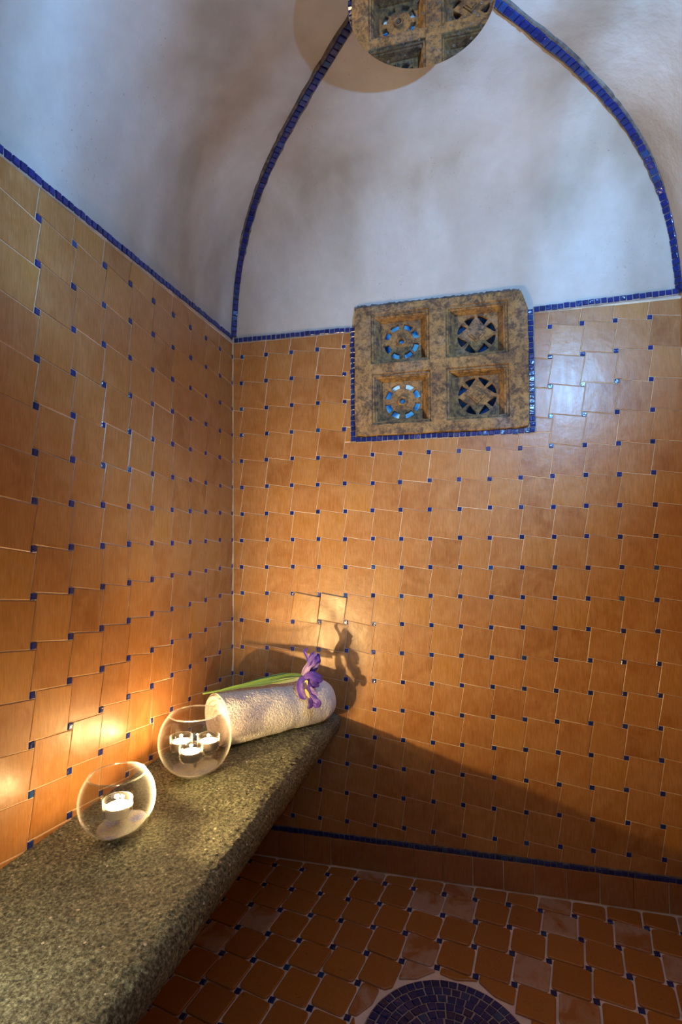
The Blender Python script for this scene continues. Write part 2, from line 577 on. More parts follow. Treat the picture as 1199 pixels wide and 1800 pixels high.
T = 0.26
wall_back = boxes_obj('wall_back', [(-T, HX0, 0, T, -.05, 2.75), (HX1, W + T, 0, T, -.05, 2.75),
                                    (HX0, HX1, 0, T, -.05, HZ0), (HX0, HX1, 0, T, HZ1, 2.75), (HX0 , HX1, .225, T, HZ0, HZ1)], GROUT)
wall_left = boxes_obj('wall_left', [(-T, 0, -D - T, 0, -.05, 2.75)], GROUT)
wall_right = boxes_obj('wall_right', [(W, W + T, -D - T, 0, -.05, 2.75)], GROUT)
wall_front = boxes_obj('wall_front', [(0, 0.36, -D - .12, -D, -.05, 2.75), (1.36, W, -D - .12, -D, -.05, 2.75), (0.36, 1.36, -D - .12, -D, 2.0, 2.75)], PLASTER)

ANG = math.radians(-5)
rb = random.Random(11)
PB = lattice(-1, 16, -11, 9, lambda i, j: (0.0389 + .1036 * i, 1.1 + .103 * j + .0004 * i), .0018, rb)
big, small = lay(PB, .0082, ANG, -1, 16, -11, 9)
SK = 0.128
hole = (0.4795, 1.1265, 1.5645, 2.2)
hid = lambda c: c[0] < 0.36 and .48 < c[1] < .55 or c[0] < .05 and c[1] < .47
def spec(c):
    if 0.20 < c[0] < 0.46 and 0.88 < c[1] < 0.99: return (rb.uniform(-.02, .02), .050)
    return None
place_tiles(big, 'tile', BACK, WALL_TILE, wall_back, (0.002, W - .002, SK, BAND - .009), .0014, .0017, .0005, .008, rb, hole, 300, spec and .0013, special=spec, cull=hid)
place_tiles(small, 'inset_tile', BACK, BLUE, wall_back, (0.002, W - .002, SK, BAND - .009), .0010, .0028, .0008, .05, rb, hole, 300, .0016, .00003, cull=hid)

rl = random.Random(5)
PL = lattice(-5, 11, -7, 9, lambda c, j: (-(0.00367 + (10 - c) * .10765), 1.20483 + .103 * j - .0156 * (0.00367 + (10 - c) * .10765)), .0018, rl)
big, small = lay(PL, .0082, ANG, -5, 11, -7, 9)
place_tiles(big, 'tile', LEFT, WALL_TILE, wall_left, (-D, -.003, .016, BAND - .009), .0014, .0017, .0005, .008, rl, None, 300, key=lambda c: -c[1])
place_tiles(small, 'inset_tile', LEFT, BLUE, wall_left, (-D, -.003, .016, BAND - .009), .0010, .0028, .0008, .05, rl, None, 300, .0016, .00003, key=lambda c: -c[1])

rr_ = random.Random(9)
PR = lattice(-1, 16, -11, 9, lambda c, j: (.05 + c * .1036, 1.1 + .103 * j), .0018, rr_)
big, small = lay(PR, .0082, ANG, -1, 16, -11, 9)
place_tiles(big, 'tile', RIGHT, WALL_TILE, wall_right, (.006, D, .016, BAND - .009), .0011, .0042, .0012, .016, rr_, None, 0)
place_tiles(small, 'inset_tile', RIGHT, BLUE, wall_right, (.006, D, .016, BAND - .009), .0014, .0040, .0008, .05, rr_, None, 0, .0016, .00003)

# ------------------------------------------------------------------ floor
floor = boxes_obj('floor', [(-.1, W + .1, -3.2, .02, -.05, FLOOR)], FLOOR_GROUT)
rf = random.Random(21)
PF = lattice(-5, 11, -15, 1, lambda i, j: (.4975 + .1015 * i + .0012 * j, -.062 + .1055 * j - .027 * (.1015 * i)), .003, rf)
big, small = lay(PF, .0092, ANG, -5, 11, -15, 1)
DC = (0.84, -0.632); DR = 0.206
def drain_cut(poly):
    # trims a tile against the round drain with tangent cuts
    c = centroid(poly)
    d = Vector((c[0] - DC[0], c[1] - DC[1]))
    if d.length > DR + .09: return poly
    if d.length < 1e-3: return []
    far = max(math.hypot(p[0] - DC[0], p[1] - DC[1]) for p in poly)
    if far < DR + .012: return []
    a0 = math.atan2(d.y, d.x)
    best = poly
    for k in (-.22, 0, .22) if d.length > .12 else (0,):
        a = a0 + k
        n = (-math.cos(a), -math.sin(a))
        best = clip(best, n[0], n[1], n[0] * DC[0] + n[1] * DC[1] - (DR + .001))
        if len(best) < 3: return []
    return best
big = [q for q in (drain_cut(p) for p in big) if len(q) > 2]
small = [p for p in small if math.hypot(centroid(p)[0] - DC[0], centroid(p)[1] - DC[1]) > DR + .008]
nearest = lambda c: -c[1]
place_tiles(big, 'tile', GROUND, FLOOR_TILE, floor, (.012, W - .004, -D, -.012), .0036, .0055, .0012, .02, rf, None, 110, .0018, .0002, round_=.12, key=nearest)
place_tiles(small, 'inset_tile', GROUND, BLUE, floor, (.012, W - .004, -D, -.012), .0016, .0050, .0008, .03, rf, None, 110, .0016, .00003, key=nearest)

# skirting course of plain tiles
base_back = boxes_obj('baseboard_back', [(0.01, W, -.002, .004, FLOOR, .112)], GROUT)
xs = [.012, .09, .19, .29, 0.392] + [0.494 + .1005 * k for k in range(11)] + [W - .002]
for k in range(len(xs) - 1):
    a, b_ = xs[k] + rb.uniform(-.002, .002), xs[k + 1]
    q = shrink([(a, .013), (b_, .013), (b_, .112), (a, .112)], .0013)
    v, f = piece(q, BACK, .0075 + rb.uniform(-.001, .001), .0018, (rb.uniform(-.02, .02), rb.uniform(-.02, .02)))
    obj('tile', v, f, BASE_TILE, base_back, center=True)

# ------------------------------------------------------------------ vault
PROF = [(0.0, 1.985), (0.002, 2.03), (0.007, 2.08), (0.019, 2.16), (0.034, 2.22), (0.060, 2.29), (0.085, 2.34), (0.118, 2.385), (0.165, 2.43),
        (0.225, 2.468), (0.285, 2.492), (0.35, 2.511), (0.45, 2.526), (0.56, 2.533), (0.68, 2.536), (W / 2, 2.537)]
def cr(p0, p1, p2, p3, t):
    return tuple(0.5 * ((2 * b) + (-a + c) * t + (2 * a - 5 * b + 4 * c - d) * t * t + (-a + 3 * b - 3 * c + d) * t ** 3) for a, b, c, d in zip(p0, p1, p2, p3))
def smooth_path(pts, n):
    out = []
    for i in range(len(pts) - 1):
        p0 = pts[max(i - 1, 0)]; p3 = pts[min(i + 2, len(pts) - 1)]
        for k in range(n): out.append(cr(p0, pts[i], pts[i + 1], p3, k / n))
    out.append(tuple(pts[-1]))
    return out
prof = smooth_path(PROF, 4)
def arris_frame(d):
    pass
V, Fc = [], []
NC = 60
sides = [lambda d, s: (d + (W - 2 * d) * s, -d), lambda d, s: (W - d, -d - (D - 2 * d) * s),
         lambda d, s: (W - d - (W - 2 * d) * s, -D + d), lambda d, s: (d, -D + d + (D - 2 * d) * s)]
for side in sides:
    k0 = len(V)
    for d, z in prof:
        for c in range(NC + 1):
            x, y = side(min(d, W / 2), c / NC)
            nz = noise.noise(Vector((x * 3.1, y * 3.1, z * 3.1))) * .006 * min(1, (z - 1.985) * 6) * (1 if 0 < c < NC else .0)
            V.append((x + (W / 2 - x) * nz, y + (-D / 2 - y) * nz, z - nz * .6))
    n1 = NC + 1
    for r in range(len(prof) - 1):
        for c in range(NC):
            a = k0 + r * n1 + c
            if k0 == 0:
                px, pz = V[a][0], (V[a][2] + V[a + n1][2]) / 2
                if .52 < px < 1.06 and pz < 2.052: continue
            Fc.append((a, a + n1, a + n1 + 1, a + 1))
ceiling = obj('ceiling', V, Fc, PLASTER, None, smooth=False)
for p in ceiling.data.polygons: p.use_smooth = True
tag(ceiling, kind='structure')
# solid cover over the plaster shell keeps light out
roof = boxes_obj('ceiling', [(-T, W + T, -D - T, T, 2.75, 2.8)], PLASTER)

# ------------------------------------------------------------------ mosaic bands
def mosaic_strip(parent, path, normal_fn, side_w, rnd, pitch=.0195, h=.006, mat=BLUE, gap=.0030, individual=True, name='mosaic_tile'):
    """lay small tiles along a 3D polyline; normal_fn(p, t) = outward normal"""
    pts = [Vector(p) for p in path]
    cum = [0]
    for a, b in zip(pts, pts[1:]): cum.append(cum[-1] + (b - a).length)
    n = max(1, round(cum[-1] / pitch)); step = cum[-1] / n
    datas = []
    for k in range(n):
        s = (k + .5) * step
        i = max(j for j in range(len(cum) - 1) if cum[j] <= s)
        t = (pts[i + 1] - pts[i]).normalized()
        p = pts[i] + t * (s - cum[i])
        nn = normal_fn(p, t).normalized()
        sd = nn.cross(t).normalized()
        wob = rnd.uniform(-.0012, .0012)
        rot = rnd.uniform(-.06, .06)
        hl, hw = step / 2 - gap / 2, side_w / 2 + rnd.uniform(-.0007, .0007)
        hl += rnd.uniform(-.0006, .0004)
        fn = lambda u, w, q, p=p, t=t, sd=sd, nn=nn: tuple(p + t * u + sd * w + nn * q)
        cc, ss = math.cos(rot), math.sin(rot)
        q = [(a * cc - b * ss, wob + a * ss + b * cc) for a, b in ((-hl, -hw), (hl, -hw), (hl, hw), (-hl, hw))]
        d = piece(q, fn, h + rnd.uniform(-.0008, .0008), .0016, (rnd.uniform(-.09, .09), rnd.uniform(-.09, .09)), -.001)
        if individual: obj(name, d[0], d[1], mat, parent, center=True, fix=True)
        else: datas.append(d)
    if datas:
        v, f = join(datas)
        tag(obj('mosaic_row', v, f, mat, parent, fix=True), kind='stuff')

def strip_bed(name, path, normal_fn, width, depth, mat, jag=0.0, rnd=random):
    pts = [Vector(p) for p in path]
    V, Fc = [], []
    n = len(pts)
    for i, p in enumerate(pts):
        t = (pts[min(i + 1, n - 1)] - pts[max(i - 1, 0)]).normalized()
        nn = normal_fn(p, t).normalized(); sd = nn.cross(t).normalized()
        w0 = width / 2 + rnd.uniform(0, jag); w1 = width / 2 + rnd.uniform(0, jag)
        V += [p - sd * (w0 + depth * .6) - nn * depth, p - sd * w0, p + sd * w1, p + sd * (w1 + depth * .6) - nn * depth]
    for i in range(n - 1):
        a = 4 * i
        for k in range(3): Fc.append((a + k, a + 4 + k, a + 5 + k, a + 1 + k))
        Fc.append((a + 3, a + 7, a + 4, a))
    Fc += [(0, 1, 2, 3), (4 * n - 1, 4 * n - 2, 4 * n - 3, 4 * n - 4)]
    o = obj(name, V, Fc, mat, None, fix=True)
    return tag(o, kind='structure')

def line(a, b, n=40):
    a, b = Vector(a), Vector(b)
    return [a.lerp(b, k / n) for k in range(n + 1)]
NB = lambda p, t: Vector((0, -1, 0))
NL = lambda p, t: Vector((1, 0, 0))
NR = lambda p, t: Vector((-1, 0, 0))
NF = lambda p, t: Vector((0, 1, 0))
rm = random.Random(3)
def band(name, a, b, nf, w=.0165, individual=True, bed=.019, mat=PALE_GROUT, h=.0045, jag=.001):
    o = strip_bed(name, line(a, b), nf, bed, .003, mat, jag, rm)
    mosaic_strip(o, line(a, b), nf, w, rm, h=h, individual=individual)
    return o
band('trim_1', (0.008, -.004, 1.991), (.4775, -.004, 1.988), NB)
band('trim_2', (1.128, -.004, 1.992), (W - .008, -.004, 2.003), NB)
band('trim_3', (.004, -D + .01, 1.986), (.004, -.016, 2.0), NL)
band('trim_4', (.488, -.004, 1.995), (.488, -.004, 1.5655), NB)
band('trim_5', (.497, -.004, 1.573), (1.110, -.004, 1.573), NB)
band('trim_6', (1.1175, -.004, 1.5655), (1.1175, -.004, 1.995), NB)
band('trim_7', (.012, -.004, .1205), (W - .003, -.004, .1190), NB, w=.0135, bed=.017, mat=DARK_GROUT)
band('trim_8', (W - .004, -.012, 2.0), (W - .004, -D + .01, 1.99), NR, individual=False)
band('trim_9', (.01, -D + .004, 1.99), (W - .01, -D + .004, 1.99), NF, individual=False)

# blue ribs along the four hips of the vault
def rib(name, cx, cy, sx, sy, individual, z0=2.004, end=0.74):
    path = []
    for d, z in prof:
        if z < z0 or d > end: continue
        e = .0125 if d < .05 else .0125 - .004 * min(1, (d - .05) / .2)
        path.append(Vector((cx + sx * (d + e * .72), cy + sy * (d + e * .72), z)))
    def nf(p, t):
        s = Vector((sx, -sy, 0)).normalized()
        n_ = t.cross(s)
        c = Vector((W / 2, -D / 2, 1.9)) - p
        return n_ if n_.dot(c) > 0 else -n_
    path = [p - nf(p, (path[min(i + 1, len(path) - 1)] - path[max(i - 1, 0)]).normalized()) * (.002 if path[i].z < 2.3 else -.002 - .004 * min(1, (p.z - 2.3) / .2)) for i, p in enumerate(path)]
    o = strip_bed(name, path, nf, .024, .016, DARK_GROUT, .005, rm)
    mosaic_strip(o, path, nf, .0195, rm, pitch=.0205, h=.005, gap=.0026, individual=individual)
    return o
strip_bed('trim_14', line((.497, -.0095, 2.064), (1.082, -.0095, 2.063), 90), NB, .006, .004, DARK_GROUT, .006, rm)
rib('trim_10', 0, 0, 1, -1, True)
rib('trim_11', W, 0, -1, -1, True)
rib('trim_12', 0, -D, 1, 1, False)
rib('trim_13', W, -D, -1, 1, False)

# unseen slats added beside the cool lamp to break its light into soft bars
lat = []
rs = random.Random(4)
for deg, w_ in ((74, .0035), (91, .0022), (107, .0042), (120, .0030), (134, .0050), (147, .0085), (160, .0050), (177, .0030)):
    a = math.radians(deg)
    cx, cy = 1.42 + .085 * math.cos(a), -1.28 + .085 * math.sin(a)
    px, py = -math.sin(a) * w_, math.cos(a) * w_
    nx, ny = math.cos(a) * .002, math.sin(a) * .002
    vv = []
    for z in (2.0, 2.30):
        lean = (z - 2.0) * .0
        vv += [(cx - px - nx, cy - py - ny, z), (cx + px - nx, cy + py - ny, z), (cx + px + nx, cy + py + ny, z), (cx - px + nx, cy - py + ny, z)]
    lat.append((vv, [(0, 3, 2, 1), (4, 5, 6, 7), (0, 1, 5, 4), (1, 2, 6, 5), (2, 3, 7, 6), (3, 0, 4, 7)]))
lat.append(box_data(1.28, W - .001, -1.30, -1.26, 1.985, 2.0))
v, f = join(lat)
tag(obj('added_slats_1', v, f, DARK_GROUT, None), kind='structure')

# ------------------------------------------------------------------ carved stone grille
grille = empty('stone_grille', ((GX0 + GX1) / 2, 0, GZ0))
tag(grille, 'square carved brown stone ventilation grille with four coffered rosettes high in the back wall', 'grille')

def curve_mesh(loops, thick, bevel=0.0012):
    cu = bpy.data.curves.new('outline', 'CURVE')
    cu.dimensions = '2D'; cu.fill_mode = 'BOTH'
    cu.extrude = thick / 2 - bevel; cu.bevel_depth = bevel; cu.bevel_resolution = 1; cu.offset = -bevel
    for lp in loops:
        sp = cu.splines.new('POLY')
        sp.points.add(len(lp) - 1)
        for p, q in zip(sp.points, lp): p.co = (q[0], q[1], 0, 1)
        sp.use_cyclic_u = True
    tmp = bpy.data.objects.new('outline', cu)
    COL.objects.link(tmp)
    bpy.context.view_layer.update()
    me = bpy.data.meshes.new_from_object(tmp.evaluated_get(bpy.context.evaluated_depsgraph_get()))
    bpy.data.objects.remove(tmp); bpy.data.curves.remove(cu)
    return me

def curve_obj(name, loops, thick, y, mat, parent, bevel=.0012):
    me = curve_mesh(loops, thick, bevel)
    me.name = name
    off = parent.location
    for v in me.vertices: v.co = Vector((v.co.x, y - v.co.z, v.co.y)) - off
    me.materials.clear(); me.materials.append(mat)
    for p in me.polygons: p.material_index = 0
    fix_normals(me)
    return link(name, me, parent)

COF = [(.6655, 1.939, 'rose'), (.9360, 1.939, 'star'), (.6675, 1.7155, 'rose'), (.9360, 1.7155, 'star')]
HX, HZ = .1065, .0925
rg = random.Random(2)
def wobble_rect(x0, x1, z0, z1, n=14, a=.0018):
    pts = []
    for (ax, az), (bx, bz) in (((x0, z0), (x1, z0)), ((x1, z0), (x1, z1)), ((x1, z1), (x0, z1)), ((x0, z1), (x0, z0))):
        for k in range(n):
            t = k / n
            pts.append((ax + (bx - ax) * t + rg.uniform(-a, a), az + (bz - az) * t + rg.uniform(-a, a)))
    return pts
outer = wobble_rect(GX0, GX1, GZ0, GZ1)
outer[0] = (GX0 + .004, GZ0 + .004); outer[14] = (GX1 - .004, GZ0 + .006); outer[28] = (GX1 - .022, GZ1 - .004); outer[42] = (GX0 + .006, GZ1 - .004)
outer[29] = (GX1 - .045, GZ1 + .001); outer[27] = (GX1 - .012, GZ1 - .03)
loops = [outer] + [[(cx - HX, cz - HZ), (cx - HX, cz + HZ), (cx + HX, cz + HZ), (cx + HX, cz - HZ)] for cx, cz, _ in COF]
curve_obj('slab', loops, .05, .005, CARVED, grille, .003)

def arc(r, a0, a1, n=8):
    return [(r * math.cos(a0 + (a1 - a0) * k / n), r * math.sin(a0 + (a1 - a0) * k / n)) for k in range(n + 1)]
for ci, (cx, cz, kind) in enumerate(COF):
    # moulded frame stepping down into the coffer
    steps = [(HX + .002, HZ + .002, -.0160), (HX + .0005, HZ + .0005, -.0100), (HX - .009, HZ - .009, -.0120), (HX - .010, HZ - .010, -.0045), (HX - .015, HZ - .013, -.003),
             (HX - .020, HZ - .015, .010), (.0765, .0735, .027), (.0765, .0735, .036)]
    V, Fc = [], []
    for hx, hz, y in steps:
        for sx, sz in ((-1, -1), (1, -1), (1, 1), (-1, 1)): V.append((cx + sx * hx, y, cz + sz * hz))
    for i in range(len(steps) - 1):
        for k in range(4):
            l = (k + 1) % 4
            Fc.append((4 * i + k, 4 * i + l, 4 * i + 4 + l, 4 * i + 4 + k))
    obj('moulding', V, Fc, CARVED, grille)
    # pierced panel
    hs = .078
    sq = [(-hs, -hs), (hs, -hs), (hs, hs), (-hs, hs)]
    lp = [[(cx + a, cz + b) for a, b in sq]]
    rad = math.radians
    if kind == 'rose':
        for q in range(4):
            for a0, a1 in ((11, 40), (50, 79)):
                a0, a1 = a0 + rg.uniform(-2, 2) + 90 * q, a1 + rg.uniform(-2, 2) + 90 * q
                ri, ro = .047 + rg.uniform(-.001, .001), .0665
                lp.append([(cx + a, cz + b) for a, b in arc(ro, rad(a0), rad(a1)) + arc(ri, rad(a1), rad(a0))])
        lp.append([(cx + a, cz + b) for a, b in arc(.0095, 0, 2 * math.pi * 15 / 16, 15)])
    else:
        Rr = .0675
        def inner(t):     # concave side of the star between two points of the circle, t in degrees 0..90
            u = abs(t - 45) / 45
            return Rr * (.62 + .365 * u ** 2.1)
        for q in range(4):
            for a0, a1 in ((5, 39), (51, 85)):
                seg = [a0 + (a1 - a0) * k / 8 for k in range(9)]
                pts = [(Rr * math.cos(rad(s + 90 * q)), Rr * math.sin(rad(s + 90 * q))) for s in seg]
                pts += [(inner(s) * math.cos(rad(s + 90 * q)), inner(s) * math.sin(rad(s + 90 * q))) for s in reversed(seg)]
                lp.append([(cx + a, cz + b) for a, b in pts])
    panel = curve_obj('rosette_panel', lp, .020, .043, CARVED, grille, .0015)
    if kind == 'rose':
        panel['label'] = 'rosette with a round hub and blue light behind its openings'
        V, Fc = lathe([(.0105, 0), (.0105, .006), (.013, .0092), (.0175, .0080), (.0205, 0)], (0, 0, 0), 28)
        V = [(cx + a, .0335 - c, cz + b) for a, b, c in V]
        obj('hub_ring', V, Fc[:-2] if False else Fc[:4 * 28], CARVED, panel, smooth=True, fix=True)
    else:
        panel['label'] = 'rosette with a concave four pointed star over dark openings'
        V, Fc = [], []
        for s, y in ((.030, .0335), (.029, .0275), (.0205, .0275), (.0195, .0235)):
            for k in range(4): V.append((cx + s * math.cos(k * math.pi / 2), y, cz + s * math.sin(k * math.pi / 2)))
        for i in range(3):
            for k in range(4): Fc.append((4 * i + k, 4 * i + (k + 1) % 4, 4 * i + 4 + (k + 1) % 4, 4 * i + 4 + k))
        Fc.append((12, 13, 14, 15))
        obj('boss', V, Fc, CARVED, panel, fix=True)
        v, f = lathe([(.0, 0), (.0028, 0), (.0028, .0016), (0, .0016)], (0, 0, 0), 12)
        obj('peg', [(cx + a, .0233 - c, cz + b) for a, b, c in v], f, DARK_GROUT, panel)
    pm = {0: PANE_DEEP, 2: PANE_PALE}.get(ci, PANE_DARK)
    v, f = box_data(cx - .115, cx + .115, .12, .124, cz - .105, cz + .105)
    pn = obj('glass_pane', v, f, pm, grille)
    pn['label'] = {0: 'deep blue lit glass', 2: 'pale blue lit glass'}.get(ci, 'unlit navy glass')
v, f = join([box_data(.796, .808, .054, .2, HZ0, HZ1), box_data(HX0, HX1, .054, .2, 1.822, 1.832)])
obj('partition', v, f, CARVED, grille)

# ------------------------------------------------------------------ round mirror under the vault
MZ = 2.44
MC = (.814, -.722)
mir = empty('ceiling_mirror', (MC[0], MC[1], MZ))
tag(mir, 'round mirror disc covered in water drops hanging flat under the top of the plaster vault', 'mirror')
v, f = lathe([(0, .006), (.168, .006), (.170, .005), (.170, .0), (.169, -.001), (0, -.001)], (MC[0], MC[1], MZ), 96)
obj('disc', v, f, MIRROR, mir)
v, f = lathe([(.012, .006), (.012, .010), (.006, .012), (.006, .10)], (MC[0], MC[1], MZ), 20)
obj('hanger', v, f, METAL, mir, smooth=True)
rd = random.Random(8)
dm = None
placed = []
while len(placed) < 95:
    a, r = rd.uniform(0, 2 * math.pi), .164 * math.sqrt(rd.random())
    x, y = r * math.cos(a), r * math.sin(a)
    if x + y * .3 < rd.uniform(-.17, .05) : continue
    if any(math.hypot(x - p[0], y - p[1]) < .011 for p in placed): continue
    placed.append((x, y))
for x, y in placed:
    if dm is None:
        v, f = lathe([(.0030, 0), (.0029, -.0008), (.0022, -.0018), (.0012, -.0024), (0, -.0026)], (0, 0, 0), 14)
        dm = mesh_of('water_drop', v, f, DROP, True); fix_normals(dm)
    o = link('water_drop', dm, mir, (x, y, -.0012))
    s = rd.uniform(.7, 1.35); o.scale = (s, s, s)

# ------------------------------------------------------------------ round drain in the floor
drain = empty('floor_drain', (DC[0], DC[1], FLOOR))
tag(drain, 'round cobalt blue mosaic drain surround set in the brown tiled floor', 'drain')
v, f = lathe([(0.0, .0), (.030, .0), (.034, .0035), (DR, .0042), (DR + .002, .002), (DR + .002, -.004)], (DC[0], DC[1], FLOOR), 72)
obj('mortar_bed', v, f, PALE_GROUT, drain)
v, f = lathe([(0, .002), (.024, .002), (.028, .0055), (.031, .0055), (.032, .001)], (DC[0], DC[1], FLOOR), 32)
obj('drain_cover', v, f, METAL, drain)
r = DR - .012
while r > .04:
    n = max(6, round(2 * math.pi * r / .0232))
    a0 = rd.uniform(0, 1)
    for k in range(n):
        a = a0 + 2 * math.pi * (k + rd.uniform(-.05, .05)) / n
        da = math.pi / n * .86
        ri, ro = r - .0096 + rd.uniform(-.0008, .0008), r + .0096 + rd.uniform(-.0008, .0008)
        ks = [(ri, a - da), (ro, a - da), (ro, a + da), (ri, a + da)]
        q = [(DC[0] + p * math.cos(b), DC[1] + p * math.sin(b)) for p, b in ks]
        d = piece(q, GROUND, .0068 + rd.uniform(-.0006, .0006), .0014, (rd.uniform(-.04, .04), rd.uniform(-.04, .04)), .002)
        obj('mosaic_tile', d[0], d[1], BLUE, drain, center=True)
    r -= .0228

# ------------------------------------------------------------------ stone bench
BT = .565
bench = empty('stone_bench', (.2, -.8, FLOOR))
tag(bench, 'long rough grey volcanic stone bench slab along the left tiled wall', 'bench')
bp = [(.001, .478), (.395, .478), (.413, .488), (.423, .500), (.4295, .515), (.4325, .530), (.431, .545), (.424, .5555), (.412, .563), (.394, .5665), (.30, .566), (.15, .565), (.001, .564)]
fine = []
for a, b in zip(bp, bp[1:]):
    L = math.hypot(b[0] - a[0], b[1] - a[1])
    n = max(1, int(L / (.0034 if a[1] > .47 and b[1] > .48 else .03)))
    for k in range(n): fine.append((a[0] + (b[0] - a[0]) * k / n, a[1] + (b[1] - a[1]) * k / n))
fine.append(bp[-1])
ys = [-.004 - .0036 * k for k in range(int((D - .008) / .0036))]
V, Fc = [], []
def stone_h(x, y, z):
    p = Vector((x, y, z))
    a = noise.noise(p * 9) * .0022 + noise.noise(p * 34) * .0016 - .001
    b = noise.noise(p * 120)
    c = noise.noise(p * 230)
    pit = -.0022 * max(0, noise.noise(p * 95 + Vector((3, 7, 1))) - .30) * 3
    return a + b * .0016 + c * .0009 + pit
nf_ = len(fine)
for y in ys:
    for i, (x, z) in enumerate(fine):
        a = fine[max(i - 1, 0)]; b = fine[min(i + 1, nf_ - 1)]
        tx, tz = b[0] - a[0], b[1] - a[1]
        L = math.hypot(tx, tz) or 1
        nx, nz = tz / L, -tx / L
        h = stone_h(x, y, z)
        if x < .02 or z < .485: h *= .2
        edge = .006 * noise.noise(Vector((0, y * 5, 3))) if x > .37 else 0
        V.append((x + nx * h + edge, y, z + nz * h))
for j in range(len(ys) - 1):
    for i in range(nf_ - 1):
        a = j * nf_ + i
        Fc.append((a, a + 1, a + nf_ + 1, a + nf_))
    Fc.append((j * nf_ + nf_ - 1, j * nf_, (j + 1) * nf_, (j + 1) * nf_ + nf_ - 1))
Fc.append(tuple(range(nf_))); Fc.append(tuple((len(ys) - 1) * nf_ + i for i in range(nf_ - 1, -1, -1)))
obj('slab', V, Fc, BENCH, bench, smooth=True, fix=True)
# terracotta edging under the nose
V, Fc = [], []
n = 60
for k in range(n + 1):
    y = -.006 - (D - .012) * k / n
    e = .004 * noise.noise(Vector((0, y * 5, 3))) + rd.uniform(-.001, .001)
    for x, z in ((.36, .4785), (.4015 + e, .4785), (.4085 + e, .484), (.4085 + e, .4905), (.36, .4905)): V.append((x, y, z - .004))
for k in range(n):
    for i in range(5):
        a, b = 5 * k + i, 5 * k + (i + 1) % 5
        Fc.append((a, b, b + 5, a + 5))
obj('edging', V, Fc, BASE_TILE, bench, fix=True)['label'] = 'thin terracotta strip under the stone nose'

# ------------------------------------------------------------------ glass bowls, cups, candles, sand
def sand_mat(name, kind, c):
    m_, nt, b = new_mat(name)
    v = coords(nt, rnd=False)
    wn = N(nt, 'ShaderNodeTexVoronoi'); wn.inputs['Scale'].default_value = 560
    nt.links.new(v, wn.inputs['Vector'])
    hsv = N(nt, 'ShaderNodeHueSaturation'); hsv.inputs['Saturation'].default_value = 0.55; hsv.inputs['Value'].default_value = .5
    nt.links.new(wn.outputs['Color'], hsv.inputs['Color'])
    if kind == 'blue':
        z = ramp(nt, noise_n(nt, v, 17, 2, .5), [(0.44, (0.24, 0.225, 0.19)), (0.50, (0.18, 0.15, 0.19)), (0.54, (0.06, 0.07, 0.34)), (0.64, (0.02, 0.03, 0.32))])
    else:
        z = ramp(nt, noise_n(nt, v, 15, 2, .5), [(0.38, (0.08, 0.06, 0.17)), (0.52, (0.15, 0.11, 0.16)), (0.62, (0.18, 0.155, 0.11))])
    nt.links.new(mixc(nt, .42, z, hsv.outputs[0]), b.inputs['Base Color'])
    b.inputs['Roughness'].default_value = .5
    bump(nt, b, wn.outputs['Distance'], .8, .001)
    return m_

